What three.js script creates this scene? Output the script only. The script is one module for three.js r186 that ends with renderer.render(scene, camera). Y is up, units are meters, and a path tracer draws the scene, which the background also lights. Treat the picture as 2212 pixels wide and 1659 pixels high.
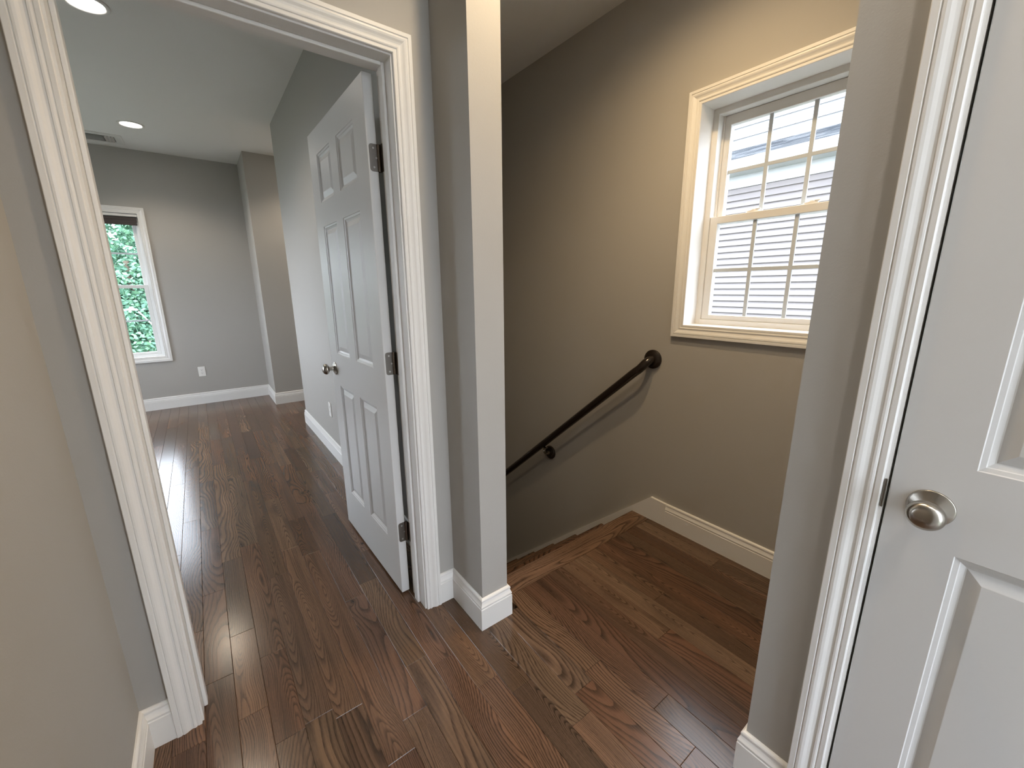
import * as THREE from 'three';
import { mergeGeometries } from 'three/addons/utils/BufferGeometryUtils.js';
import { RoundedBoxGeometry } from 'three/addons/geometries/RoundedBoxGeometry.js';

// ---------------------------------------------------------------- camera, sky, exposure
const renderer = new THREE.WebGLRenderer({ antialias: true });
renderer.toneMapping = THREE.LinearToneMapping;
renderer.toneMappingExposure = 1.0;
renderer.shadowMap.enabled = true;
renderer.shadowMap.type = THREE.PCFSoftShadowMap;
const scene = new THREE.Scene();
const EYE = new THREE.Vector3(0, 1.322, 0);
const camera = new THREE.PerspectiveCamera(86.195, 2212 / 1659, 0.05, 200);
{
  const yaw = 0.644358, pitch = 0.228175, roll = -0.007555;
  const fw = new THREE.Vector3(Math.sin(yaw) * Math.cos(pitch), -Math.sin(pitch), -Math.cos(yaw) * Math.cos(pitch));
  const r = new THREE.Vector3(Math.cos(yaw), 0, Math.sin(yaw)), u = new THREE.Vector3().crossVectors(r, fw);
  const r2 = r.clone().multiplyScalar(Math.cos(roll)).addScaledVector(u, Math.sin(roll));
  const u2 = u.clone().multiplyScalar(Math.cos(roll)).addScaledVector(r, -Math.sin(roll));
  camera.quaternion.setFromRotationMatrix(new THREE.Matrix4().makeBasis(r2, u2, fw.clone().negate()));
  camera.position.copy(EYE);
  camera.updateMatrixWorld(true);
}
// an evenly overcast sky; all daylight comes from it through the windows
scene.background = new THREE.Color().setRGB(0.88, 0.97, 1.09);
scene.backgroundIntensity = 11.5;
const AMBER = new THREE.Color().setRGB(1.0, 0.77, 0.49), WARM = new THREE.Color().setRGB(1.0, 0.71, 0.38), SOFT = new THREE.Color().setRGB(1.0, 0.84, 0.64), NEUTRAL = new THREE.Color().setRGB(1.0, 0.9, 0.78);

// ---------------------------------------------------------------- helpers
function rng(seed) {
  let s = seed | 0;
  return () => { s = (s + 0x6d2b79f5) | 0; let t = Math.imul(s ^ (s >>> 15), 1 | s); t = (t + Math.imul(t ^ (t >>> 7), 61 | t)) ^ t; return ((t ^ (t >>> 14)) >>> 0) / 4294967296; };
}
const hash = (x, y, s) => { let n = Math.imul(x, 374761393) + Math.imul(y, 668265263) + Math.imul(s, 1442695041); n = Math.imul(n ^ (n >>> 13), 1274126177); return ((n ^ (n >>> 16)) >>> 0) / 4294967296; };
function vnoise(x, y, s) {
  const xi = Math.floor(x), yi = Math.floor(y); let fx = x - xi, fy = y - yi;
  fx = fx * fx * (3 - 2 * fx); fy = fy * fy * (3 - 2 * fy);
  const a = hash(xi, yi, s), b = hash(xi + 1, yi, s), c = hash(xi, yi + 1, s), d = hash(xi + 1, yi + 1, s);
  return a + (b - a) * fx + (c - a) * fy + (a - b - c + d) * fx * fy;
}
const taken = new Map();
function numbered(name) { const n = taken.get(name) ?? 0; taken.set(name, n + 1); return n ? name + '_' + String(n).padStart(3, '0') : name; }
function uvMetres(g) {
  if (g.index) g = g.toNonIndexed();
  g.computeVertexNormals();
  const p = g.attributes.position, uv = new Float32Array(p.count * 2), a = new THREE.Vector3(), b = new THREE.Vector3(), c = new THREE.Vector3();
  for (let i = 0; i < p.count; i += 3) {
    a.fromBufferAttribute(p, i); b.fromBufferAttribute(p, i + 1); c.fromBufferAttribute(p, i + 2);
    const n = b.clone().sub(a).cross(c.clone().sub(a)), ax = Math.abs(n.x), ay = Math.abs(n.y), az = Math.abs(n.z);
    [a, b, c].forEach((v, k) => {
      const [s, t] = ax >= ay && ax >= az ? [v.z, v.y] : ay >= az ? [v.x, v.z] : [v.x, v.y];
      uv[(i + k) * 2] = s; uv[(i + k) * 2 + 1] = t;
    });
  }
  g.setAttribute('uv', new THREE.BufferAttribute(uv, 2));
  return g;
}
const plain = (g) => { g = g.index ? g.toNonIndexed() : g; for (const k of Object.keys(g.attributes)) if (!['position', 'normal', 'uv'].includes(k)) g.deleteAttribute(k); if (!g.attributes.normal) g.computeVertexNormals(); if (!g.attributes.uv) g = uvMetres(g); return g; };
function box(x0, x1, y0, y1, z0, z1) { const g = new THREE.BoxGeometry(x1 - x0, y1 - y0, z1 - z0); g.translate((x0 + x1) / 2, (y0 + y1) / 2, (z0 + z1) / 2); return uvMetres(g); }
function rbox(x0, x1, y0, y1, z0, z1, r = 0.002) { const g = new RoundedBoxGeometry(x1 - x0, y1 - y0, z1 - z0, 2, r); g.translate((x0 + x1) / 2, (y0 + y1) / 2, (z0 + z1) / 2); return plain(g); }
const merge = (list) => (Array.isArray(list) ? (list.length === 1 ? list[0] : mergeGeometries(list.map(plain))) : list);
function mesh(name, geo, mat, parent, at) {
  const m = new THREE.Mesh(merge(geo), mat);
  m.castShadow = m.receiveShadow = true;
  m.name = parent === scene ? numbered(name) : name;
  if (at) m.position.set(...at);
  parent.add(m);
  return m;
}
function tag(o, label, category, kind, group) { o.userData.label = label; o.userData.category = category; if (kind) o.userData.kind = kind; if (group) o.userData.group = group; return o; }
function group(name, at = [0, 0, 0], turn = 0) { const g = new THREE.Group(); g.name = numbered(name); g.position.set(...at); g.rotation.y = turn; scene.add(g); return g; }
function sub(name, parent, at) { const g = new THREE.Group(); g.name = name; if (at) g.position.set(...at); parent.add(g); return g; }
// quads between successive loops of points
function strip(loops, closed, segs) {
  const pos = [];
  for (let i = 0; i + 1 < loops.length; i++) {
    const A = loops[i], B = loops[i + 1], n = A.length;
    for (let j = 0; j < (closed ? n : n - 1); j++) {
      if (segs && !segs.includes(j)) continue;
      const k = (j + 1) % n;
      pos.push(...A[j], ...A[k], ...B[k], ...A[j], ...B[k], ...B[j]);
    }
  }
  return pos;
}
function geoOf(pos) { const g = new THREE.BufferGeometry(); g.setAttribute('position', new THREE.Float32BufferAttribute(pos, 3)); return uvMetres(g); }
function prism(points, d0, d1) { // polygon in x,y pushed along z
  const s = new THREE.Shape(points.map(([x, y]) => new THREE.Vector2(x, y)));
  const g = new THREE.ExtrudeGeometry(s, { depth: d1 - d0, bevelEnabled: false }); g.translate(0, 0, d0);
  return uvMetres(g);
}

// ---------------------------------------------------------------- textures
function dataTexture(data, w, h, srgb, repeat = true) {
  const t = new THREE.DataTexture(data, w, h, THREE.RGBAFormat);
  t.magFilter = THREE.LinearFilter; t.minFilter = THREE.LinearMipmapLinearFilter; t.generateMipmaps = true;
  t.wrapS = t.wrapT = repeat ? THREE.RepeatWrapping : THREE.ClampToEdgeWrapping;
  if (srgb) t.colorSpace = THREE.SRGBColorSpace;
  t.needsUpdate = true;
  return t;
}
const STRIPS = 16, STRIP_LENGTH = 1.65, BOARD = 0.0825;
const [oakColour, oakRelief] = (() => { // sixteen sawn boards side by side: growth rings cut at different depths, open pores, rays, a few knots
  const W = 2048, Hh = 2048, col = new Uint8Array(W * Hh * 4), rel = new Uint8Array(W * Hh * 4), sw = W / STRIPS;
  for (let s = 0; s < STRIPS; s++) {
    const R = rng(91 + s * 17), plainSawn = R() < 0.6;
    const u0 = (R() - 0.5) * 0.06, h0 = plainSawn ? 0.012 + R() * 0.02 : 0.09 + R() * 0.05, drift = (R() - 0.5) * 0.05, wob = 0.006 + R() * 0.012, ring = 0.0026 + R() * 0.0036, side = plainSawn ? 0 : 0.06;
    const tone = 0.88 + R() * 0.24, red = R(), bold = 0.62 + 0.38 * R(), blot = R() < 0.4 ? 0.35 : 0;
    const knots = R() < 0.35 ? [[(R() - 0.5) * 0.05, 0.3 + R() * 1.1, 0.006 + R() * 0.006]] : [];
    for (let y = 0; y < Hh; y++) {
      const v = y / Hh * STRIP_LENGTH;
      const cx = u0 + side + (vnoise(v * 2.2, s, 3) - 0.5) * wob * 3 + (vnoise(v * 7, s, 13) - 0.5) * wob, hz = h0 + drift * (v - 0.8) + (vnoise(v * 3.1, s + 50, 5) - 0.5) * wob * 3.4;
      for (let x = 0; x < sw; x++) {
        const u = (x / sw - 0.5) * BOARD;
        let wu = u + (vnoise(u * 160, v * 11, s + 7) - 0.5) * 0.0035, kd = 0;
        let r = Math.hypot(wu - cx, hz);
        for (const [ku, kv, kr] of knots) { const d = Math.hypot((u - ku) / kr, (v - kv) / (kr * 1.7)); const e = Math.exp(-d * d * 0.22); r += e * 0.012; kd = Math.max(kd, Math.exp(-d * d * 1.1)); }
        const q = r / ring + (vnoise(u * 45, v * 7, s + 31) - 0.5) * 0.6, f = q - Math.floor(q);
        const width = 0.32 + 0.3 * hash(Math.floor(q), s, 77);
        let early = f < width ? 1 - f / width : 0; if (f > 0.94) early = Math.max(early, (f - 0.94) / 0.06);
        const fine = vnoise(u * 2600, v * 55, s + 100), pore = vnoise(u * 1500, v * 38, s + 200);
        const dash = vnoise(u * 900, v * 90, s + 300), porous = early * (0.22 + 0.62 * pore + 0.5 * dash);
        const cloud = vnoise(u * 28, v * 3.2, s + 400), streak = vnoise(u * 300, v * 2.5, s + 500);
        const stain = Math.max(0, vnoise(u * 34, v * 5, s + 600) - 0.66) * 3 * blot; let k = Math.min(1, porous * 0.98 * bold + stain + Math.max(0, fine - 0.72) * 0.9 + kd * 0.8);
        const b = tone * (0.84 + 0.2 * cloud + 0.16 * streak) * (0.95 + 0.1 * fine);
        const L = [103 + red * 5, 84 - red * 5, 68 - red * 6], D = [40, 30, 24];
        const i = (y * W + s * sw + x) * 4;
        for (let c = 0; c < 3; c++) col[i + c] = Math.max(0, Math.min(255, (L[c] * (1 - k) + D[c] * k) * b));
        col[i + 3] = 255;
        const hgt = 255 * Math.max(0, Math.min(1, 0.8 - 0.55 * k + 0.12 * (streak - 0.5)));
        rel[i] = rel[i + 1] = rel[i + 2] = hgt; rel[i + 3] = 255;
      }
    }
  }
  return [dataTexture(col, W, Hh, true), dataTexture(rel, W, Hh, false)];
})();
const stipple = (() => { // roller nap of wall paint, 0.3 m a tile
  const N = 512, d = new Uint8Array(N * N * 4);
  const wrap = (x, y, f, s) => { const X = x / N * f, Y = y / N * f, xi = Math.floor(X), yi = Math.floor(Y); let fx = X - xi, fy = Y - yi; fx = fx * fx * (3 - 2 * fx); fy = fy * fy * (3 - 2 * fy); const m = (a) => ((a % f) + f) % f, g = (a, b) => hash(m(a), m(b), s); const a = g(xi, yi), b = g(xi + 1, yi), c = g(xi, yi + 1), e = g(xi + 1, yi + 1); return a + (b - a) * fx + (c - a) * fy + (a - b - c + e) * fx * fy; };
  for (let y = 0; y < N; y++) for (let x = 0; x < N; x++) { const h = 255 * (0.5 * wrap(x, y, 128, 1) + 0.3 * wrap(x, y, 64, 2) + 0.2 * wrap(x, y, 220, 3)); const i = (y * N + x) * 4; d[i] = d[i + 1] = d[i + 2] = h; d[i + 3] = 255; }
  const t = dataTexture(d, N, N, false); t.repeat.set(1 / 0.3, 1 / 0.3);
  return t;
})();

// ---------------------------------------------------------------- materials
const DS = THREE.DoubleSide;
const lin = (r, g, b) => new THREE.Color().setRGB(r, g, b);
const std = (c, roughness, extra = {}) => new THREE.MeshStandardMaterial({ color: c, roughness, side: DS, ...extra });
const M = {
  paint: std(lin(0.42, 0.406, 0.381), 0.62, { bumpMap: stipple, bumpScale: 0.00014 }),
  ceiling: std(lin(0.80, 0.80, 0.785), 0.85, { bumpMap: stipple, bumpScale: 0.0003 }),
  trim: std(lin(0.79, 0.785, 0.77), 0.36),
  door: std(lin(0.66, 0.655, 0.645), 0.34),
  vinyl: std(lin(0.72, 0.72, 0.705), 0.4),
  shadedGrille: std(lin(0.52, 0.57, 0.61), 0.45),  // white muntins; their cool bluish shade is put into the colour
  glass: new THREE.MeshPhysicalMaterial({ color: 0xffffff, roughness: 0, transmission: 1, thickness: 0, ior: 1.5, side: DS }),
  nickel: new THREE.MeshPhysicalMaterial({ color: lin(0.37, 0.34, 0.30), metalness: 1, roughness: 0.25, anisotropy: 0.8, side: DS }),
  hinge: std(lin(0.19, 0.17, 0.15), 0.36, { metalness: 1 }),
  screw: std(lin(0.5, 0.48, 0.45), 0.3, { metalness: 1 }),
  rail: std(lin(0.016, 0.011, 0.009), 0.22),
  plate: std(lin(0.84, 0.83, 0.80), 0.35),
  slot: std(lin(0.02, 0.02, 0.02), 0.7),
  subfloor: std(lin(0.05, 0.035, 0.025), 0.9),
  shade: std(lin(0.05, 0.04, 0.038), 0.7),
  duct: std(lin(0.25, 0.25, 0.25), 0.7),
  vent: std(lin(0.72, 0.72, 0.70), 0.5),
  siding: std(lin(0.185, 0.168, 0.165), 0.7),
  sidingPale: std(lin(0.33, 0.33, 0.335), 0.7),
  fascia: std(lin(0.42, 0.43, 0.43), 0.5),
  shingle: [[0.055, 0.06, 0.066], [0.085, 0.09, 0.097], [0.036, 0.04, 0.046]].map((c) => new THREE.MeshPhysicalMaterial({ color: lin(...c), roughness: 1, specularIntensity: 0.15, side: DS })),
  leaf: [std(lin(0.115, 0.25, 0.16), 0.7), std(lin(0.085, 0.19, 0.13), 0.7), std(lin(0.15, 0.30, 0.18), 0.7)],
  bark: std(lin(0.09, 0.07, 0.05), 0.9),
  lamp: std(lin(0.6, 0.62, 0.64), 0.5),
  grass: std(lin(0.10, 0.115, 0.08), 1),
  render: std(lin(0.6, 0.58, 0.55), 0.8),
};
const oakTones = [[1, 1, 1], [0.84, 0.81, 0.79], [1.10, 1.08, 1.04], [1.0, 0.93, 0.87], [0.92, 0.92, 0.92], [0.74, 0.69, 0.65], [1.02, 1.0, 0.93], [0.9, 0.83, 0.78]];
const oak = oakTones.map(([r, g, b]) => new THREE.MeshPhysicalMaterial({ color: lin(r, g, b), map: oakColour, bumpMap: oakRelief, bumpScale: 0.00006, roughness: 0.205, ior: 1.5, side: DS }));
const treadOak = oak[5];

// ---------------------------------------------------------------- measures of the place (metres, floor at 0)
const CEIL = 2.743, XL = -0.302, XP0 = 0.733, XP1 = 0.853, XW = 1.955, XR = 1.038;      // left wall, partition, window wall, right wall
const ZD = -1.41, ZD2 = -1.535, ZPOST = -1.18, ZE = -0.322, ZPE = -4.484, ZF = -6.055, ZC = -5.46, XC = 0.596;
const XRL = -2.05, ZB = 1.25, XJ = 0.30, ZJ = 0.35, LOW = -2.9;
const JL = -0.168, JR = 0.592, JH = 2.036;                                              // faces of the door frame to the room
const D2A = -0.150, D2B = 0.620;                                                        // opening of the right-hand door along z

// ---------------------------------------------------------------- shell
const wall = (name, label, boxes) => tag(mesh(name, boxes, M.paint, scene), label, 'wall', 'structure');
wall('wall_left_added_jog', 'greige painted hall wall to the left of the doorway, plus an added unseen jog for shade', [box(XL - 0.12, XL, 0, CEIL, ZD, ZB), box(XL, XJ, 0, CEIL, ZJ, ZB)]);  // second box: added unseen jog, keeps hall window light off the doorway strip
wall('wall_doorway', 'greige painted wall around the open bedroom doorway', [
  box(XRL - 0.12, JL - 0.018, 0, CEIL, ZD2, ZD), box(JR + 0.018, XP0, 0, CEIL, ZD2, ZD), box(JL - 0.018, JR + 0.018, JH + 0.018, CEIL, ZD2, ZD)]);
wall('wall_partition', 'narrow wall end between doorway and stairwell, running back between room and stairs', [box(XP0, XP1, LOW, CEIL, ZPE, ZPOST)]);
const WY0 = 1.138, WY1 = 2.127, WZ0 = -1.147, WZ1 = -0.517, XO = XW + 0.2;              // stair window opening
wall('wall_stair', 'greige stair wall with the window and the dark handrail', [
  box(XW, XO, LOW, CEIL, ZF - 0.15, WZ0 - 0.015), box(XW, XO, LOW, CEIL, WZ1 + 0.015, ZE + 0.12), box(XW, XO, LOW, WY0 - 0.015, WZ0 - 0.015, WZ1 + 0.015), box(XW, XO, WY1 + 0.015, CEIL, WZ0 - 0.015, WZ1 + 0.015)]);
wall('wall_landing', 'short wall closing the stair landing beside the right-hand door', [box(XR, XW, 0, CEIL, ZE, ZE + 0.12)]);
wall('wall_right', 'greige painted hall wall holding the closed white door', [
  box(XR, XR + 0.12, 0, CEIL, ZE + 0.12, D2A - 0.018), box(XR, XR + 0.12, 0, CEIL, D2B + 0.018, ZB), box(XR, XR + 0.12, JH + 0.018, CEIL, D2A - 0.018, D2B + 0.018)]);
wall('wall_closet', 'back of the cupboard behind the closed right-hand door', [box(XW, XW + 0.12, 0, CEIL, ZE + 0.12, ZB), box(XR + 0.12, XW, 0, CEIL, ZB, ZB + 0.12)]);
const BW = [0.345, 0.985, 0.06, 2.45];                                                     // unseen window behind the camera, sized to light the wall end
wall('wall_back', 'unseen hall end wall with the tall window that lights the hall', [
  box(XL - 0.12, BW[0] - 0.015, 0, CEIL, ZB, ZB + 0.2), box(BW[1] + 0.015, XR + 0.12, 0, CEIL, ZB, ZB + 0.2), box(BW[0] - 0.015, BW[1] + 0.015, 0, BW[2] - 0.015, ZB, ZB + 0.2), box(BW[0] - 0.015, BW[1] + 0.015, BW[3] + 0.015, CEIL, ZB, ZB + 0.2)]);
const FW = [-1.213, -0.373, 0.61, 2.116];
wall('wall_far', 'far bedroom wall with the tall window and an outlet', [
  box(XRL - 0.12, FW[0] - 0.015, 0, CEIL, ZF - 0.16, ZF), box(FW[1] + 0.015, XW, 0, CEIL, ZF - 0.16, ZF), box(FW[0] - 0.015, FW[1] + 0.015, 0, FW[2] - 0.015, ZF - 0.16, ZF), box(FW[0] - 0.015, FW[1] + 0.015, FW[3] + 0.015, CEIL, ZF - 0.16, ZF)]);
wall('wall_chase', 'boxed-out wall section in the far right corner of the bedroom', [box(XC, XW, 0, CEIL, ZF, ZC)]);
const RW = [[-4.05, -3.15], [-5.5, -4.6]], RWY = [0.61, 2.116];  // side windows out of view, placed for cool daylight on the partition
wall('wall_room_left', 'unseen bedroom side wall with two windows that light the partition', [
  box(XRL - 0.16, XRL, 0, CEIL, ZF, RW[1][0] - 0.015), box(XRL - 0.16, XRL, 0, CEIL, RW[1][1] + 0.015, RW[0][0] - 0.015), box(XRL - 0.16, XRL, 0, CEIL, RW[0][1] + 0.015, ZD2),
  ...RW.flatMap(([a, b]) => [box(XRL - 0.16, XRL, 0, RWY[0] - 0.015, a - 0.015, b + 0.015), box(XRL - 0.16, XRL, RWY[1] + 0.015, CEIL, a - 0.015, b + 0.015)])]);
wall('wall_stair_end', 'wall closing the stairwell towards the bedroom alcove', [box(XP1, XW, LOW, CEIL, ZPE, ZPE + 0.114)]);
wall('wall_under_landing', 'wall below the stair landing', [box(XP1, XW, LOW, -0.28, -1.30, -1.18)]);
tag(mesh('ceiling', [box(XRL - 0.16, XO, CEIL, CEIL + 0.16, ZF - 0.16, ZB + 0.2)], M.ceiling, scene), 'flat white ceiling over bedroom, hall and stairwell', 'ceiling', 'structure');
tag(mesh('floor_lower', [box(XP1, XW, LOW, LOW + 0.1, ZPE + 0.114, -1.30)], M.subfloor, scene), 'dark floor at the foot of the stairs', 'floor', 'structure');

// oak strip floor: every board its own piece
const floor = tag(group('floor'), 'dark brown stained oak strip floor with glossy finish', 'floor', 'structure');
mesh('subfloor', [box(XL - 0.12, XW, -0.28, -0.02, -1.30, ZE), box(XL - 0.12, XW, -0.28, -0.02, ZE, ZB), box(XRL - 0.12, XP0, -0.28, -0.02, ZF, -1.30), box(XP1, XW, -0.28, -0.02, ZF, ZPE), box(XP0, XP1, -0.28, -0.02, ZF, ZPE)], M.subfloor, floor);
function plankGeo(x0, x1, z0, z1, R, thick = 0.0185, across = false) { // chamfered board with its own stretch of grain
  const c = 0.0011, w = x1 - x0, l = z1 - z0, strp = Math.floor(R() * STRIPS), fa = R() < 0.5, fb = R() < 0.5, v0 = R() * Math.max(0, 1 - l / STRIP_LENGTH);
  const top = [[x0 + c, 0, z0 + c], [x1 - c, 0, z0 + c], [x1 - c, 0, z1 - c], [x0 + c, 0, z1 - c]], mid = [[x0, -c, z0], [x1, -c, z0], [x1, -c, z1], [x0, -c, z1]], low = mid.map(([x, , z]) => [x, -thick, z]);
  const pos = [...top[0], ...top[2], ...top[1], ...top[0], ...top[3], ...top[2], ...strip([top, mid], true), ...strip([mid, low], true)];
  const g = new THREE.BufferGeometry(); g.setAttribute('position', new THREE.Float32BufferAttribute(pos, 3)); g.computeVertexNormals();
  const uv = [];
  for (let i = 0; i < pos.length; i += 3) {
    let a = Math.min(1, Math.max(0, (pos[i] - x0) / w)), b = (pos[i + 2] - z0) / STRIP_LENGTH;
    if (fa) a = 1 - a; if (fb) b = l / STRIP_LENGTH - b;
    uv.push((strp + 0.02 + 0.96 * a * Math.min(1, w / BOARD)) / STRIPS, v0 + b);
  }
  g.setAttribute('uv', new THREE.Float32BufferAttribute(uv, 2));
  return g;
}
{
  const R = rng(2024), rest = [], set = { '-3': [-2.88], '-2': [-4.96, -3.46, -2.71, -2.08, -1.55], '-1': [-2.31, -1.74, -1.34], 0: [-4.46, -2.4, -1.56, -1.19], 1: [-3.88, -3.29, -2.03], 2: [-2.89, -1.16], 3: [-2.53, -0.93], 4: [-3.43, -2.7], 5: [-1.73], 8: [-0.89], 9: [-0.69], 10: [-0.76], 12: [-0.57], 15: [-0.72] };
  const v = new THREE.Vector3();
  const inView = (x, z) => { v.set(x, 0, z).project(camera); const d = new THREE.Vector3(x, 0, z).applyMatrix4(camera.matrixWorldInverse); return d.z < -0.1 && Math.abs(v.x) < 1.03 && Math.abs(v.y) < 1.03; };
  for (let k = Math.floor(XRL / BOARD); k * BOARD < XW; k++) {
    const x0 = Math.max(k * BOARD, XRL) + 0.0002, x1 = Math.min((k + 1) * BOARD, XW) - 0.0002, xm = (x0 + x1) / 2;
    if (x1 - x0 < 0.01) continue;
    const spans = xm < XL ? [[ZF, ZD2 + 0.05]] : xm < XP0 ? [[ZF, ZB]] : xm < XP1 + 0.02 ? [[ZF, ZPE], [ZPOST, ZB]] : xm < XR ? [[ZC - 0.6, ZPE], [-1.255, ZB]] : [[ZF, ZPE], [-1.255, ZE]];
    for (const [a, b] of spans) {
      const cuts = (set[k] ?? []).filter((z) => z > a + 0.12 && z < b - 0.12).sort((p, q) => p - q), all = [a];
      for (const c of [...cuts, b]) {
        while (c - all.at(-1) > (cuts.length && c !== b ? 1.5 : 0.75 + R() * 0.7)) { const step = 0.35 + R() * 0.75; if (c - all.at(-1) - step < 0.28) break; all.push(all.at(-1) + step); }
        while (c - all.at(-1) > 1.55) all.push(all.at(-1) + 0.9);
        all.push(c);
      }
      for (let i = 0; i + 1 < all.length; i++) {
        const z0 = all[i] + 0.0002, z1 = all[i + 1] - 0.0002, g = plankGeo(x0, x1, z0, z1, R), mat = oak[Math.floor(R() * oak.length)], tx = (R() - 0.5) * 0.0016;
        const seen = xm > -0.80 && !(xm > XP1 && z1 < -4) && [0, 0.25, 0.5, 0.75, 1].some((t) => inView(x0, z0 + (z1 - z0) * t) || inView(x1, z0 + (z1 - z0) * t));
        if (!seen) { rest.push(g); continue; }
        g.translate(-xm, 0, -(z0 + z1) / 2);
        const m = mesh('plank', g, mat, floor, [xm, 0, (z0 + z1) / 2]);
        m.rotation.z = tx;
      }
    }
  }
  mesh('planks_out_of_sight', rest, oak[0], floor).userData.kind = 'stuff';
}

// ---------------------------------------------------------------- trim profiles
const BASE = [[0.015, 0], [0.015, 0.093], [0.0125, 0.096], [0.0125, 0.099], [0.0142, 0.1], [0.0142, 0.104], [0.011, 0.112], [0.0085, 0.120], [0.0078, 0.1225], [0.0098, 0.1235], [0.0098, 0.129], [0.008, 0.133], [0.004, 0.136], [0, 0.136]];
// runs along a list of plan points, the room on the left-hand side of the direction of travel; every straight run is its own piece
function baseboard(name, label, pts, parent) {
  const g = tag(group(name), label, 'baseboard', 'structure');
  const n = pts.length, dir = [], nor = [];
  for (let i = 0; i + 1 < n; i++) { const dx = pts[i + 1][0] - pts[i][0], dz = pts[i + 1][1] - pts[i][1], l = Math.hypot(dx, dz); dir.push([dx / l, dz / l]); nor.push([dz / l, -dx / l]); }
  const off = (i, t) => { const a = nor[Math.max(0, i - 1)], b = nor[Math.min(n - 2, i)], k = 1 + a[0] * b[0] + a[1] * b[1]; return [pts[i][0] + (a[0] + b[0]) / k * t, pts[i][1] + (a[1] + b[1]) / k * t]; };
  for (let i = 0; i + 1 < n; i++) {
    const loops = BASE.map(([t, y]) => [i, i + 1].map((j) => { const [x, z] = off(j, t); return [x, y, z]; }));
    const pos = strip(loops, false);
    for (const e of [0, 1]) { const j = e ? i + 1 : i, base = off(j, 0); for (let q = 0; q + 1 < BASE.length; q++) { const a = loops[q][e], b = loops[q + 1][e]; pos.push(...a, ...b, base[0], a[1], base[1], ...b, base[0], b[1], base[1], base[0], a[1], base[1]); } }
    mesh('board', geoOf(pos), M.trim, g);
  }
  return g;
}
const CASW = 0.062;
const CASING = [[0, 0], [0, 0.0092], [0.0018, 0.0108], [0.0095, 0.0108], [0.0110, 0.0092], [0.0122, 0.0092], [0.0135, 0.0118], [0.0165, 0.0130], [0.0200, 0.0130], [0.0212, 0.0112], [0.0255, 0.0115], [0.0310, 0.0135], [0.0370, 0.0168], [0.0420, 0.0182], [0.0462, 0.0180], [0.0476, 0.0158], [0.0488, 0.0158], [0.0502, 0.0185], [0.0605, 0.0185], [0.0620, 0.0170], [0.0620, 0]];
// casing round an opening u0..u1, top v1 (and bottom v0 when closed), in the plane u,v with t towards the viewer, put into place by map
function casing(u0, u1, v0, v1, map, closed) {
  const loops = CASING.map(([w, t]) => (closed ? [[u0 - w, v0 - w], [u0 - w, v1 + w], [u1 + w, v1 + w], [u1 + w, v0 - w]] : [[u0 - w, v0], [u0 - w, v1 + w], [u1 + w, v1 + w], [u1 + w, v0]]).map(([u, v]) => map(u, v, t)));
  return (closed ? [0, 1, 2, 3] : [0, 1, 2]).map((j) => geoOf(strip(loops, closed, [j])));
}

// ---------------------------------------------------------------- door frame of the bedroom doorway
{
  const t = tag(group('trim_1'), 'white moulded casing and jambs of the open bedroom doorway', 'door frame', 'structure');
  const names = ['side_casing', 'head_casing', 'side_casing'];
  casing(JL - 0.005, JR + 0.005, 0, JH + 0.005, (u, v, d) => [u, v, ZD + d]).forEach((g, i) => mesh(names[i], g, M.trim, t));
  casing(JL - 0.005, JR + 0.005, 0, JH + 0.005, (u, v, d) => [u, v, ZD2 - d]).forEach((g, i) => mesh(names[i], g, M.trim, t));
  mesh('jamb', box(JL - 0.018, JL, 0, JH, ZD2, ZD), M.trim, t);
  mesh('jamb', box(JR, JR + 0.018, 0, JH, ZD2, ZD), M.trim, t);
  mesh('head_jamb', box(JL - 0.018, JR + 0.018, JH, JH + 0.018, ZD2, ZD), M.trim, t);
  mesh('door_stop', rbox(JL, JL + 0.011, 0, JH, ZD2 + 0.038, ZD2 + 0.073, 0.003), M.trim, t);
  mesh('door_stop', rbox(JR - 0.011, JR, 0, JH, ZD2 + 0.038, ZD2 + 0.073, 0.003), M.trim, t);
  mesh('head_stop', rbox(JL + 0.011, JR - 0.011, JH - 0.011, JH, ZD2 + 0.038, ZD2 + 0.073, 0.003), M.trim, t);
}
{
  const t = tag(group('trim_2'), 'white moulded casing around the closed right-hand door', 'door frame', 'structure');
  const names = ['side_casing', 'head_casing', 'side_casing'];
  casing(D2A - 0.006, D2B + 0.006, 0, JH + 0.006, (u, v, d) => [XR - d, v, u]).forEach((g, i) => mesh(names[i], g, M.trim, t));
  mesh('jamb', box(XR, XR + 0.12, 0, JH, D2A - 0.018, D2A), M.trim, t);
  mesh('jamb', box(XR, XR + 0.12, 0, JH, D2B, D2B + 0.018), M.trim, t);
  mesh('head_jamb', box(XR, XR + 0.12, JH, JH + 0.018, D2A - 0.018, D2B + 0.018), M.trim, t);
  mesh('door_stop', box(XR + 0.040, XR + 0.075, 0, JH, D2A, D2A + 0.011), M.trim, t);
  const s = mesh('strike_plate', rbox(XR - 0.0035, XR + 0.03, 0.892, 0.952, D2A - 0.0045, D2A - 0.0002, 0.0015), M.hinge, t);
  s.userData.label = 'dark metal strike plate lip';
}

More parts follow.
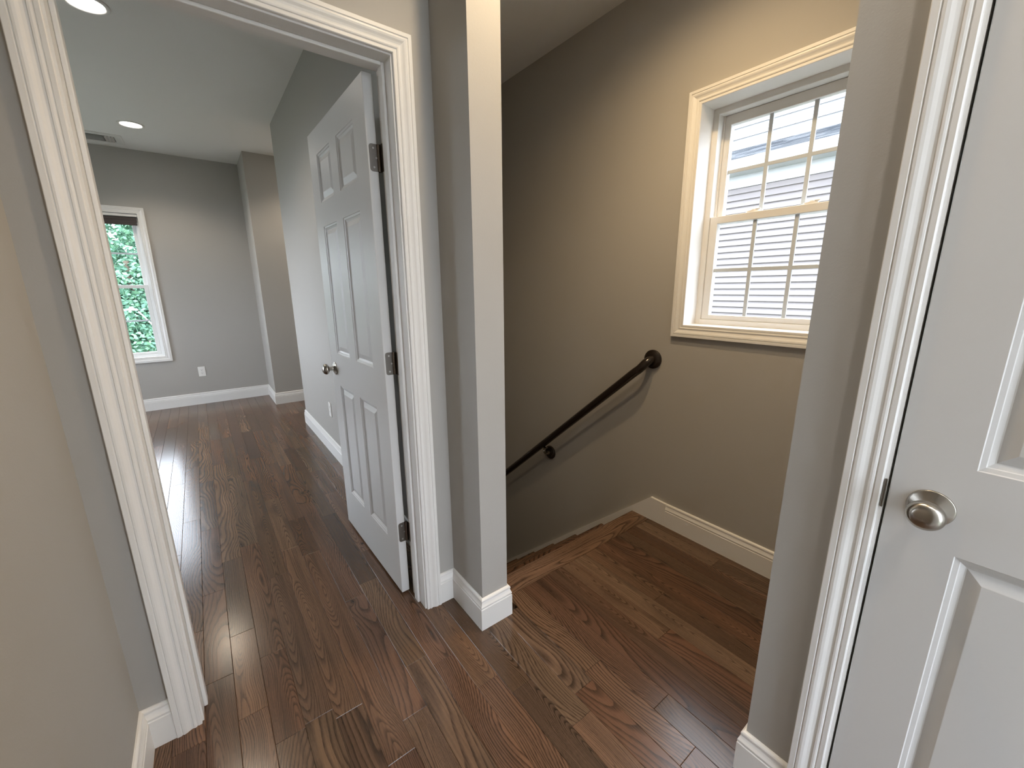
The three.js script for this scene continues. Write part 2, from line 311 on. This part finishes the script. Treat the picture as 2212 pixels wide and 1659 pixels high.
// ---------------------------------------------------------------- doors
const PANEL = [[0, 0], [0.0015, -0.0022], [0.0085, -0.0042], [0.0098, -0.0062], [0.0165, -0.0098], [0.0185, -0.0102], [0.039, -0.0028], [0.040, -0.0026]];
function sixPanelDoor(parent, w, h, th, uCols, vRows) { // leaf in x 0..w, y 0..h, z -th..0; front face at z = 0
  const us = [0, ...uCols.flat(), w], vs = [0, ...vRows.flat(), h], boxes = [];
  for (let i = 0; i + 1 < us.length; i++) for (let j = 0; j + 1 < vs.length; j++) if (!(i % 2 === 1 && j % 2 === 1)) boxes.push([us[i], us[i + 1], vs[j], vs[j + 1]]);
  // faces of stiles and rails without inner seams, then the four edges of the leaf
  const pos = [], q = (a, b, c, d) => pos.push(...a, ...b, ...c, ...a, ...c, ...d), e = 0.0015;
  for (const [a, b, c, d] of boxes) {
    const A = a === 0 ? a + e : a, B = b === w ? b - e : b, C = c === 0 ? c + e : c, D = d === h ? d - e : d;
    q([A, C, 0], [B, C, 0], [B, D, 0], [A, D, 0]); q([B, C, -th], [A, C, -th], [A, D, -th], [B, D, -th]);
  }
  const f0 = [[e, e, 0], [w - e, e, 0], [w - e, h - e, 0], [e, h - e, 0]], f1 = [[0, 0, -e], [w, 0, -e], [w, h, -e], [0, h, -e]], f2 = f1.map(([x, y]) => [x, y, -th + e]), f3 = f0.map(([x, y]) => [x, y, -th]);
  pos.push(...strip([f0, f1, f2, f3], true));
  mesh('leaf', geoOf(pos), M.door, parent);
  for (const [v0, v1] of vRows) for (const [u0, u1] of uCols) {
    const pp = [];
    for (const s of [1, -1]) {
      const z = s > 0 ? 0 : -th;
      const loops = PANEL.map(([o, d]) => [[u0 + o, v0 + o, z + s * d], [u1 - o, v0 + o, z + s * d], [u1 - o, v1 - o, z + s * d], [u0 + o, v1 - o, z + s * d]]);
      pp.push(...strip(loops, true)); const L = loops.at(-1); pp.push(...L[0], ...L[1], ...L[2], ...L[0], ...L[2], ...L[3]);
    }
    mesh('panel', geoOf(pp), M.door, parent);
  }
}
function knobSet(parent, x, y, z, side) { // rosette, neck and knob on an axis along z, side = +1 / -1
  const k = sub('knob', parent, [x, y, z]); k.rotation.x = side > 0 ? Math.PI / 2 : -Math.PI / 2;
  const lathe = (pts, n = 48) => new THREE.LatheGeometry(pts.map(([r, a]) => new THREE.Vector2(r, a)), n);
  mesh('rosette', lathe([[0.0335, 0], [0.0335, 0.0022], [0.0325, 0.0036], [0.030, 0.0046], [0.017, 0.0125], [0.0145, 0.0135], [0, 0.0136]], 64), M.nickel, k);
  mesh('neck', lathe([[0.0115, 0.012], [0.0105, 0.018], [0.0105, 0.026], [0.0125, 0.034]]), M.nickel, k);
  const pts = []; for (let i = 0; i <= 18; i++) { const a = i / 18 * Math.PI, r = Math.sin(a), c = -Math.cos(a); pts.push([0.0272 * Math.pow(r, c < 0 ? 0.8 : 0.95), 0.0455 + c * (c < 0 ? 0.0135 : 0.0205)]); } pts[0][0] = 0.001; pts[18][0] = 0;
  mesh('grip', lathe(pts, 64), M.nickel, k);
}
const ROWS = [[0.225, 0.828], [1.008 - 0.012, 1.615 - 0.012], [1.72 - 0.012, 1.925 - 0.012]];
{ // the open door: hinged on the right jamb, swung into the bedroom a little past square
  const TH = 0.035, W = 0.760, pivot = [0.5455, 0.012, -1.549];
  const t = tag(group('door_1', pivot, Math.PI / 2 + 0.021), 'open white six-panel door swung into the bedroom', 'door', 'structure');
  // local x runs from the hinge edge to the free edge (world -z), local z is the face normal; the visible face looks towards -x
  // rotation.y = +90 deg: local x -> world -z, local z -> world +x, so the seen face is the back one (z = -TH side moved to 0)
  const leaf = new THREE.Group(); leaf.name = 'slab'; leaf.position.set(0, 0, TH); t.add(leaf);
  sixPanelDoor(leaf, W, 2.02, TH, [[0.125, 0.336], [0.430, 0.635]], ROWS);
  knobSet(t, 0.692, 0.912, 0, -1); knobSet(t, 0.692, 0.912, TH, 1);
  for (const y of [1.76, 1.028, 0.292]) {
    const h = sub('hinge', t, [0, y, 0]);
    const s = new THREE.Shape(), H2 = 0.0445, r = 0.011, w = 0.027;
    s.moveTo(w, -H2); s.lineTo(r, -H2); s.quadraticCurveTo(0, -H2, 0, -H2 + r); s.lineTo(0, H2 - r); s.quadraticCurveTo(0, H2, r, H2); s.lineTo(w, H2); s.closePath();
    const plate = new THREE.ExtrudeGeometry(s, { depth: 0.002, bevelEnabled: false, curveSegments: 8 });   // in x,y; x -> local z
    plate.rotateY(-Math.PI / 2); plate.translate(0.0005, 0, 0.006);
    mesh('plate', plain(plate), M.hinge, h);
    for (const [sy, sz] of [[0.031, 0.014], [0, 0.024], [-0.031, 0.014]]) { const sc = new THREE.CylinderGeometry(0.0036, 0.0036, 0.0012, 14); sc.rotateZ(Math.PI / 2); sc.translate(-0.0019, sy, 0.006 + sz); mesh('screw', plain(sc), M.screw, h); }
    for (let i = 0; i < 5; i++) { const c = new THREE.CylinderGeometry(0.0062, 0.0062, 0.0172, 18); c.translate(-0.001, -0.0356 + i * 0.0178, 0.0395); mesh('knuckle', plain(c), M.hinge, h); }
    const jl = box(-0.0225, 0.002, -0.0445, 0.0445, 0.0445, 0.0462); mesh('jamb_plate', jl, M.hinge, h);
  }
}
{ // the closed door on the right, its face flush with the wall
  const t = tag(group('door_2', [XR, 0.012, D2A + 0.004], -Math.PI / 2), 'closed white six-panel door with satin nickel knob', 'door', 'structure');
  sixPanelDoor(t, D2B - D2A - 0.007, 2.02, 0.035, [[0.104, 0.325], [0.432, 0.655]], ROWS);
  knobSet(t, 0.0605, 0.907, 0, 1);
}

// ---------------------------------------------------------------- baseboards
baseboard('baseboard_left', 'white moulded baseboard along the left hall wall and its added jog', [[JL - 0.005 - CASW, ZD], [XL, ZD], [XL, ZJ], [XJ, ZJ], [XJ, ZB]]);  // last two runs follow the added jog behind the camera
baseboard('baseboard_post', 'white moulded baseboard wrapping the wall end beside the stairs', [[XP1, -1.236], [XP1, ZPOST], [XP0, ZPOST], [XP0, ZD], [JR + 0.005 + CASW, ZD]]);
baseboard('baseboard_landing', 'white moulded baseboard around the stair landing', [[XR, D2A - 0.006 - CASW], [XR, ZE], [XW, ZE], [XW, -1.157]]);
baseboard('baseboard_right', 'white moulded baseboard behind the right-hand door', [[XR, ZB], [XR, D2B + 0.006 + CASW]]);
baseboard('baseboard_bedroom', 'white moulded baseboard around the far end of the bedroom', [[XW, ZC], [XC, ZC], [XC, ZF], [XRL, ZF], [XRL, ZD2]]);
baseboard('baseboard_partition', 'white moulded baseboard on the bedroom side of the partition', [[XP0, ZD2 - 0.001], [XP0, ZPE], [XW, ZPE]]);

// ---------------------------------------------------------------- windows
function makeWindow(name, label, at, turn, w, h, o = {}) {
  const g = tag(group(name, at, turn), label, 'window', 'structure');
  const dep = o.depth ?? 0.1, fr = 0.027, cols = o.cols ?? 3, u = w / 2;
  casing(-u, u, 0, h, (a, b, t) => [a, b, t], true).forEach((geo, i) => mesh(['side_casing', 'head_casing', 'side_casing', 'sill_casing'][i], geo, M.trim, g));
  mesh('jamb_liner', box(-u - 0.015, -u, -0.015, h + 0.015, -dep, 0), M.trim, g); mesh('jamb_liner', box(u, u + 0.015, -0.015, h + 0.015, -dep, 0), M.trim, g);
  mesh('head_liner', box(-u, u, h, h + 0.015, -dep, 0), M.trim, g); mesh('sill_liner', box(-u, u, -0.015, 0, -dep, 0), M.trim, g);
  const f0 = -dep, f1 = -dep - 0.085;
  const bar = (p, n, a, b, c, d, z0, z1, m = M.vinyl, r = 0.003) => mesh(n, rbox(a, b, c, d, z0, z1, r), m, p);
  const fr0 = sub('frame', g);
  bar(fr0, 'frame_jamb', -u - 0.014, -u + fr, -0.014, h + 0.014, f1, f0); bar(fr0, 'frame_jamb', u - fr, u + 0.014, -0.014, h + 0.014, f1, f0);
  bar(fr0, 'frame_head', -u + fr - 0.004, u - fr + 0.004, h - fr, h + 0.014, f1, f0); bar(fr0, 'frame_sill', -u + fr - 0.004, u - fr + 0.004, -0.014, fr * 0.9, f1, f0 + 0.002);
  bar(fr0, 'parting_stop', -u + fr - 0.002, -u + fr + 0.009, fr, h - fr, f0 - 0.046, f0 - 0.040); bar(fr0, 'parting_stop', u - fr - 0.009, u - fr + 0.002, fr, h - fr, f0 - 0.046, f0 - 0.040);
  const su = u - fr, st = 0.037, mid = o.mid ?? 0.515;
  const sash = (n, v0, v1, z0, bot, top) => {
    const s = sub(n, g), zi = z0 - 0.032, gu = su - st, g0 = v0 + bot, g1 = v1 - top, zg = z0 - 0.016;
    bar(s, 'stile', -su, -gu, v0, v1, zi, z0); bar(s, 'stile', gu, su, v0, v1, zi, z0);
    bar(s, 'rail', -gu - 0.003, gu + 0.003, v0, g0, zi, z0); bar(s, 'rail', -gu - 0.003, gu + 0.003, g1, v1, zi, z0);
    const cw = 2 * gu / cols, rh = (g1 - g0) / 2, mw = 0.0085;
    for (let i = 1; i < cols; i++) bar(s, 'muntin', -gu + i * cw - mw, -gu + i * cw + mw, g0 - 0.002, g1 + 0.002, zg - 0.0045, zg + 0.0045, M.shadedGrille, 0.002);
    bar(s, 'muntin', -gu - 0.002, gu + 0.002, g0 + rh - mw, g0 + rh + mw, zg - 0.004, zg + 0.004, M.shadedGrille, 0.002);
    for (let i = 0; i < cols; i++) for (let j = 0; j < 2; j++) { const p = new THREE.PlaneGeometry(cw - 0.002, rh - 0.002); p.translate(-gu + (i + 0.5) * cw, g0 + (j + 0.5) * rh, zg); mesh('pane', p, M.glass, s); }
    return s;
  };
  sash('upper_sash', mid - 0.033, h - fr - 0.001, f0 - 0.046, 0.033, 0.042);
  const lower = sash('lower_sash', fr * 0.9, mid, f0 - 0.006, 0.024, 0.034);
  for (const lu of o.locks ?? [-w * 0.16, w * 0.2]) {
    const l = sub('sash_lock', g, [lu, mid, f0 - 0.02]);
    const b = new THREE.CylinderGeometry(0.026, 0.030, 0.007, 24); b.scale(1, 1, 0.42); b.translate(0, 0.0035, 0); mesh('lock_base', plain(b), M.vinyl, l);
    const c = new THREE.SphereGeometry(0.013, 20, 10, 0, Math.PI * 2, 0, Math.PI / 2); c.scale(1, 0.7, 0.75); c.translate(0.004, 0.007, 0); mesh('lock_cam', plain(c), M.vinyl, l);
    mesh('lock_lever', rbox(0.006, 0.034, 0.008, 0.0145, -0.005, 0.005, 0.003), M.vinyl, l);
  }
  return g;
}
makeWindow('window_1', 'white double-hung stair window facing the neighbouring house', [XW, WY0, (WZ0 + WZ1) / 2], -Math.PI / 2, WZ1 - WZ0, WY1 - WY0);
makeWindow('window_2', 'tall white bedroom window with leafy trees behind it', [(FW[0] + FW[1]) / 2, FW[2], ZF], 0, FW[1] - FW[0], FW[3] - FW[2], { depth: 0.045, mid: 0.78, cols: 2, locks: [0.1] });
RW.forEach(([a, b], i) => makeWindow('window_' + (3 + i), i ? 'unseen bedroom side window nearer the far wall, lighting the partition' : 'unseen bedroom side window nearer the doorway wall, lighting the partition', [XRL, RWY[0], (a + b) / 2], Math.PI / 2, b - a, RWY[1] - RWY[0], { depth: 0.045, mid: 0.78, cols: 3 }));  // both out of view, set towards the far end to light the open door
makeWindow('window_5', 'unseen hall end window placed to light the wall end and closed door', [(BW[0] + BW[1]) / 2, BW[2], ZB], Math.PI, BW[1] - BW[0], BW[3] - BW[2], { depth: 0.05, mid: 1.1, cols: 1 });  // out of view, gives the cool light on the wall end and closed door

// ---------------------------------------------------------------- staircase
{
  const t = tag(group('staircase', [0, 0, 0]), 'dark oak stairs going down beside the stair wall', 'stairs', 'structure');
  const Z0 = -1.38, RISE = 0.2007, RUN = 0.232, N = 12, xa = XP1 + 0.001, xb = XW - 0.016, R = rng(5);
  const across = (x0, x1, y, z0, z1, th, name, mat) => { // board whose grain runs along x
    const g = plankGeo(z0, z1, -x1, -x0, R, th); g.rotateY(-Math.PI / 2); // (a,b) -> x = -b ... turned so that length lies along x
    g.computeBoundingBox(); const c = g.boundingBox; g.translate(x0 - c.min.x, y, z0 - c.min.z);
    return mesh(name, g, mat, t);
  };
  const nose = (name, x0, x1, y, zf, zb, th, mat) => { // tread or landing board with rounded front edge
    const r = th / 2, s = new THREE.Shape(); s.moveTo(zb, -th); s.lineTo(zb, 0); s.lineTo(zf + r, 0); s.absarc(zf + r, -r, r, Math.PI / 2, Math.PI * 1.5, false); s.closePath();
    const g = new THREE.ExtrudeGeometry(s, { depth: x1 - x0, bevelEnabled: false, curveSegments: 6 });
    const p = g.attributes.position, uv = [], strp = Math.floor(R() * STRIPS), v0 = R() * 0.3;
    for (let i = 0; i < p.count; i++) { const a = p.getX(i), b = p.getY(i), c = p.getZ(i); p.setXYZ(i, x0 + c, y + b, a); uv.push((strp + 0.03 + 0.94 * Math.min(1, Math.abs(a - zb) / Math.abs(zf - zb))) / STRIPS, v0 + c / STRIP_LENGTH); }
    g.setAttribute('uv', new THREE.Float32BufferAttribute(uv, 2)); g.computeVertexNormals();
    return mesh(name, g, mat, t);
  };
  const first = nose('landing_nosing', xa + 0.014, xb, 0, Z0, -1.2556, 0.024, oak[2]);
  first.userData.label = 'wide oak nosing board at the top of the stairs';
  for (let k = 1; k <= N; k++) {
    const zf = Z0 - RUN * k, zr = Z0 - RUN * (k - 1) + 0.028;
    nose('tread', xa, xb, -RISE * k, zf, zr, 0.026, oak[[1, 5, 4, 3][k % 4]]);
    mesh('riser', box(xa, xb, -RISE * k, -RISE * (k - 1) - 0.024, zr, zr + 0.018), M.trim, t);
  }
  // white skirt boards: level piece at the top, then down along the flight
  const slope = 0.8755, end = -4.36, skirt = [[-1.157, 0.0005], [-1.157, 0.136], [-1.253, 0.140], [end, 0.140 + slope * (end + 1.253)], [end, LOW + 0.1], [-3.9, LOW + 0.1], [-1.30, -0.62], [-1.30, 0.0005]];
  for (const [x0, x1] of [[XW - 0.016, XW], [XP1, XP1 + 0.014]]) {
    const pts = x0 > 1 ? skirt : skirt.map(([z, y]) => [Math.min(z, -1.237), y]);
    const g = prism(pts, x0, x1); const p = g.attributes.position; for (let i = 0; i < p.count; i++) { const a = p.getX(i), b = p.getY(i), c = p.getZ(i); p.setXYZ(i, c, b, a); }
    g.computeVertexNormals(); mesh('skirt_board', uvMetres(g), M.trim, t);
  }
}

// ---------------------------------------------------------------- handrail
{
  const t = tag(group('handrail', [0, 0, 0]), 'round black-brown handrail on the stair wall', 'handrail');
  const xr = XW - 0.068, at = (z) => 0.9 + 0.863 * (z + 1.335);
  const pts = [[xr, at(-4.2), -4.2], [xr, at(-3.2), -3.2], [xr, at(-2.4), -2.4], [xr, at(-1.7), -1.7], [xr, at(-1.45), -1.45], [xr, at(-1.375), -1.375], [xr + 0.004, at(-1.345) - 0.001, -1.345], [xr + 0.016, 0.922, -1.322], [xr + 0.036, 0.936, -1.312], [XW - 0.012, 0.94, -1.31]].map((p) => new THREE.Vector3(...p));
  const path = new THREE.CatmullRomCurve3(pts, false, 'centripetal');
  mesh('rail', plain(new THREE.TubeGeometry(path, 160, 0.0235, 24, false)), M.rail, t);
  const disc = (y, z, R0, name) => { const g = new THREE.LatheGeometry([[0, 0], [R0, 0], [R0, 0.008], [R0 * 0.96, 0.0125], [R0 * 0.84, 0.0135], [R0 * 0.78, 0.018], [R0 * 0.6, 0.0205], [0, 0.021]].map(([r, a]) => new THREE.Vector2(r, a)), 48); g.rotateZ(Math.PI / 2); g.translate(XW, y, z); mesh(name, plain(g), M.rail, t); };
  disc(0.94, -1.31, 0.052, 'end_rosette');
  for (const z of [-2.125, -3.6]) {
    const yb = at(z) - 0.088; disc(yb, z, 0.05, 'bracket_rosette');
    const c = new THREE.CatmullRomCurve3([[XW - 0.018, yb, z], [XW - 0.05, yb - 0.002, z], [xr + 0.002, yb + 0.018, z], [xr, at(z) - 0.03, z]].map((p) => new THREE.Vector3(...p)));
    const b = mesh('bracket_arm', plain(new THREE.TubeGeometry(c, 24, 0.0055, 12, false)), M.nickel, t); b.userData.label = 'satin metal handrail bracket arm';
    const cup = new THREE.CylinderGeometry(0.014, 0.016, 0.012, 20); cup.rotateZ(Math.PI / 2); cup.translate(XW - 0.026, yb, z); mesh('bracket_boss', plain(cup), M.nickel, t);
    mesh('saddle', rbox(xr - 0.011, xr + 0.011, at(z) - 0.033, at(z) - 0.029, z - 0.03, z + 0.03, 0.0015), M.nickel, t);
  }
}

// ---------------------------------------------------------------- outlets
function outlet(label, at, turn) {
  const g = tag(group('wall_outlet', at, turn), label, 'outlet');
  mesh('cover_plate', rbox(-0.035, 0.035, -0.0575, 0.0575, 0, 0.0055, 0.0025), M.plate, g);
  for (const y of [0.0195, -0.0195]) {
    const r = sub('receptacle', g, [0, y, 0.0055]);
    const c = new THREE.CylinderGeometry(0.0172, 0.0172, 0.002, 28); c.rotateX(Math.PI / 2); c.scale(1, 0.84, 1); c.translate(0, 0, 0.0008); mesh('face', plain(c), M.plate, r);
    for (const x of [-0.0063, 0.0063]) mesh('slot', box(x - 0.001, x + 0.001, -0.001, 0.0075, 0.0012, 0.0022), M.slot, r);
    const e = new THREE.CylinderGeometry(0.0026, 0.0026, 0.001, 12); e.rotateX(Math.PI / 2); e.translate(0, -0.007, 0.0017); mesh('ground_hole', plain(e), M.slot, r);
  }
  const s = new THREE.CylinderGeometry(0.003, 0.003, 0.001, 12); s.rotateX(Math.PI / 2); s.translate(0, 0, 0.0058); mesh('screw', plain(s), M.screw, g);
}
outlet('white duplex outlet on the far wall beside the tall window', [-0.067, 0.39, ZF], 0);
outlet('white duplex outlet on the partition wall behind the open door', [XP0, 0.392, -3.393], -Math.PI / 2);

// ---------------------------------------------------------------- roller shade at the tall window
{
  const t = tag(group('roller_shade', [(FW[0] + FW[1]) / 2, 2.0, ZF - 0.03]), 'rolled-up dark brown shade at the top of the tall window', 'window shade');
  const hw = (FW[1] - FW[0]) / 2 - 0.002;
  mesh('head_rail', rbox(-hw, hw, 0.086, 0.114, -0.012, 0.026, 0.003), M.vent, t);
  const c = new THREE.CylinderGeometry(0.026, 0.026, hw * 2 - 0.02, 32); c.rotateZ(Math.PI / 2); c.translate(0, 0.058, 0.002); mesh('fabric_roll', plain(c), M.shade, t);
  mesh('fabric_drop', box(-hw + 0.012, hw - 0.012, 0.012, 0.06, 0.0245, 0.0255), M.shade, t);
  mesh('bottom_bar', rbox(-hw + 0.010, hw - 0.010, 0.0, 0.018, 0.018, 0.030, 0.004), M.shade, t);
}

// ---------------------------------------------------------------- ceiling register
{
  const t = tag(group('ceiling_vent', [-0.535, CEIL, -5.75]), 'white louvred air vent in the bedroom ceiling', 'air vent');
  const W = 0.19, D = 0.15, w = 0.135, d = 0.098;
  const lo = [[W, 0], [W, -0.004], [W - 0.006, -0.009], [w + 0.006, -0.011], [w, -0.009], [w, 0.0]].map(([a, y]) => { const b = a - W + D - (a < W - 0.01 ? (w - d) - (W - D) : 0); return [[-a, y, -b], [a, y, -b], [a, y, b], [-a, y, b]]; });
  mesh('face_frame', geoOf(strip(lo, true)), M.vent, t);
  mesh('duct_opening', box(-w, w, -0.0015, -0.0005, -d, d), M.duct, t);
  const blade = (l, ang) => { const g = new THREE.BoxGeometry(l, 0.0012, 0.022); g.rotateX(ang); return plain(g); };
  for (let i = 0; i < 6; i++) { const g = blade(0.19, 0.7); g.translate(-0.04, -0.0095, -0.08 + i * 0.032); mesh('louvre', g, M.vent, t); }
  for (let i = 0; i < 3; i++) { const g = blade(0.19, -0.7); g.rotateY(Math.PI / 2); g.translate(0.072 + i * 0.023, -0.0095, 0); mesh('louvre', g, M.vent, t); }
}

// ---------------------------------------------------------------- recessed ceiling lights
function downlight(label, x, z, colour, candela, o = {}) {
  const t = tag(group('recessed_light', [x, CEIL, z]), label, 'ceiling light', null, 'recessed ceiling lights');
  const ring = new THREE.LatheGeometry([[0.094, 0], [0.094, -0.003], [0.090, -0.006], [0.078, -0.007], [0.073, -0.003], [0.072, 0]].map(([r, y]) => new THREE.Vector2(r, y)), 56);
  mesh('trim_ring', plain(ring), M.trim, t);
  const lens = new THREE.CylinderGeometry(0.0725, 0.0725, 0.002, 48); lens.translate(0, -0.0015, 0);
  mesh('lens', plain(lens), new THREE.MeshStandardMaterial({ color: lin(0.8, 0.8, 0.8), emissive: colour.clone().lerp(lin(1, 1, 1), 0.45), emissiveIntensity: o.glow ?? 30, roughness: 0.5 }), t);
  const s = new THREE.SpotLight(colour, candela, 0, o.angle ?? 1.18, o.penumbra ?? 0.36, 2);
  s.position.set(0, -0.012, 0); s.target.position.set(0, -1.5, 0); s.name = 'lamp';
  s.castShadow = true; s.shadow.radius = 2.2; s.shadow.mapSize.set(1024, 1024); s.shadow.camera.near = 0.02; s.shadow.camera.far = 8; s.shadow.bias = -0.0005;
  t.add(s, s.target); s.target.name = 'aim';
}
downlight('bright recessed light in the bedroom ceiling nearer the doorway', -0.235, -3.25, SOFT, 2.8);
downlight('bright recessed light in the bedroom ceiling beside the air vent', -0.24, -5.19, SOFT, 2.8);
downlight('unseen recessed light in the bedroom alcove ceiling, lighting the boxed-out wall', 1.35, -4.9, SOFT, 3.4);  // out of view, placed to light the boxed-out wall section
downlight('unseen warm recessed light over the head of the stairs, lighting the window wall', 1.26, -1.0, WARM, 5.2, { angle: 1.4, penumbra: 0.6 });  // out of view; position and cone set to light the stair wall
downlight('unseen warm recessed light in the hall ceiling, lighting the wall end', 0.83, -0.7, AMBER, 3.7);  // out of view, placed to light the wall end and doorway casing
downlight('unseen recessed light in the hall ceiling, lighting the closed door', 0.50, 0.50, NEUTRAL, 3);  // out of view behind the camera, lights the closed door and its casing

// ---------------------------------------------------------------- outdoors
tag(mesh('ground', [box(-40, 40, -3.5, -3.2, -60, 30)], M.grass, scene), 'green ground outside the house', 'ground', 'structure');
{ // neighbouring house across from the stair window
  const t = tag(group('neighbour_house', [7.41, -3.2, 0]), 'pale vinyl-sided house with a shingled lower roof outside the stair window', 'house');
  const y = (v) => v + 3.2, za = -12, zb = 6, EXP = 0.1016;
  mesh('lower_wall', box(0.02, 0.3, 0, y(3.1), za, zb), M.siding, t);
  const lap = (mat, x, v0, e, name) => { const g = e * 0.12, q = 0.022 + e * 0.1, pos = strip([[[x, v0 + e, za], [x, v0 + e, zb]], [[x - q, v0 + g, za], [x - q, v0 + g, zb]], [[x - 0.004, v0 + g, za], [x - 0.004, v0 + g, zb]], [[x, v0, za], [x, v0, zb]]], false); return mesh(name, geoOf(pos), mat, t); };
  for (let i = 0; i < 36; i++) lap(M.siding, 0.02, y(2.911) - EXP * (i + 1), EXP, 'siding_board');
  mesh('frieze_board', box(-0.01, 0.02, y(2.911), y(3.097), za, zb), M.fascia, t);
  mesh('soffit', box(-0.30, 0.02, y(3.097), y(3.11), za, zb), M.fascia, t);
  mesh('gutter', prism([[-0.30, y(3.097)], [-0.38, y(3.12)], [-0.40, y(3.20)], [-0.39, y(3.26)], [-0.30, y(3.27)]], za, zb), M.fascia, t);
  const xu = 0.99, yu = 3.795, sl = (yu - 3.27) / (xu + 0.3), R = rng(8);
  mesh('roof_deck', prism([[-0.36, y(3.262 - 0.06 * sl)], [xu, y(yu - 0.01)], [xu, y(yu - 0.05)], [-0.36, y(3.20)]], za, zb), M.shingle[0], t);
  const rows = 10, run = (xu + 0.36) / rows;
  for (let j = 0; j < rows; j++) {
    for (let z = -5.6 + R() * 0.2; z < -1.2;) { const l = 0.2 + R() * 0.16, x0 = -0.36 + j * run, x1 = x0 + run * 1.15, yy = (x) => y(3.27 + (x + 0.3) * sl); mesh('shingle', geoOf(strip([[[x1, yy(x1), z], [x1, yy(x1), z + l]], [[x0, yy(x0) + 0.007, z], [x0, yy(x0) + 0.007, z + l]], [[x0, yy(x0), z], [x0, yy(x0), z + l]]], false)), M.shingle[Math.floor(R() * 3)], t); z += l; }
  }
  mesh('upper_wall', box(xu + 0.02, xu + 0.4, 0, y(5.2), za, zb), M.sidingPale, t);
  for (let i = 0; i < 8; i++) lap(M.sidingPale, xu + 0.02, y(yu) - 0.03 + i * 0.185, 0.185, 'upper_siding_board');
}
function tree(label, x, z, ground, height, crown, seed, kind) {
  const t = tag(group('tree', [x, ground, z]), label, 'tree', null, 'trees outside the tall window'), R = rng(seed);
  const trunk = new THREE.CylinderGeometry(0.10, 0.2, height * 0.7, 10); trunk.translate(0, height * 0.35, 0); mesh('trunk', plain(trunk), M.bark, t);
  const lumps = []; for (let i = 0; i < 26; i++) { const a = R() * 6.283, rr = Math.sqrt(R()) * crown * 0.75, yy = height * (0.18 + 0.76 * R()); lumps.push([Math.cos(a) * rr, yy, Math.sin(a) * rr, crown * (0.25 + 0.22 * R())]); }
  const pos = [[], [], []];
  for (let i = 0; i < 15000; i++) {
    const [cx, cy, cz, cr] = lumps[Math.floor(R() * lumps.length)], th = R() * 6.283, ph = Math.acos(2 * R() - 1), q = cr * (0.7 + 0.34 * R());
    const c = new THREE.Vector3(cx + q * Math.sin(ph) * Math.cos(th), cy + q * Math.cos(ph) * 0.8, cz + q * Math.sin(ph) * Math.sin(th));
    const a = new THREE.Vector3(R() - 0.5, (R() - 0.5) * 0.6, R() - 0.5).normalize(), b = new THREE.Vector3(R() - 0.5, R() - 0.5, R() - 0.5).cross(a).normalize(), s = 0.07 + 0.07 * R();
    const p = (k, m) => [c.x + a.x * s * k + b.x * s * 0.6 * m, c.y + a.y * s * k + b.y * s * 0.6 * m, c.z + a.z * s * k + b.z * s * 0.6 * m];
    pos[(R() * 3) | 0].push(...p(-1, 0), ...p(0, 1), ...p(1, 0), ...p(-1, 0), ...p(1, 0), ...p(0, -1));
  }
  pos.forEach((p, i) => { const m = mesh('foliage', geoOf(p), M.leaf[(i + kind) % 3], t); m.userData.kind = 'stuff'; });
}
const treeLabel = 'leafy green tree filling in behind the street lamp tree';
for (const [x, z, h, c, s, k] of [[-2.3, -26, 8.4, 2.3, 1, 0], [-8.1, -26, 8.6, 2.3, 2, 1], [3.5, -26, 8, 2.3, 4, 1], [-5.2, -32.5, 9.5, 2.3, 5, 2], [0.6, -32.5, 9.5, 2.3, 6, 0], [-2.6, -39, 10, 2.3, 7, 1], [-8.4, -39, 10, 2.3, 8, 0]]) tree(s === 1 ? 'leafy green tree standing right behind the pale street lamp' : treeLabel, x, z, -3.2, h, c, s, k);
{ // street lamp with curved arm in front of the trees
  const Z = -22, k = 22 / 15, X = (v) => v * k, Y = (v) => (v - 1.322) * k + 1.322;
  const px = X(-0.72), t = tag(group('street_lamp', [px, -3.2, Z]), 'pale street lamp in front of the trees', 'street lamp');
  const y = (v) => Y(v) + 3.2, pole = new THREE.CylinderGeometry(0.05, 0.075, y(0.1), 14); pole.translate(0, y(0.1) / 2, 0); mesh('pole', plain(pole), M.lamp, t);
  const c = new THREE.CatmullRomCurve3([[0, y(-0.1), 0], [X(-1.0) - px, y(0.33), 0], [X(-1.185) - px, y(0.64), 0], [X(-1.29) - px, y(0.80), 0]].map((p) => new THREE.Vector3(...p)));
  mesh('arm', plain(new THREE.TubeGeometry(c, 30, 0.022, 10, false)), M.lamp, t);
  const head = new THREE.LatheGeometry([[0.0, 0.12], [0.05, 0.115], [0.07, 0.06], [0.19, 0.0], [0.2, -0.03], [0.0, -0.035]].map(([r, a]) => new THREE.Vector2(r, a)), 28); head.translate(X(-1.415) - px, y(0.85), 0); mesh('head', plain(head), M.lamp, t);
}

renderer.render(scene, camera);
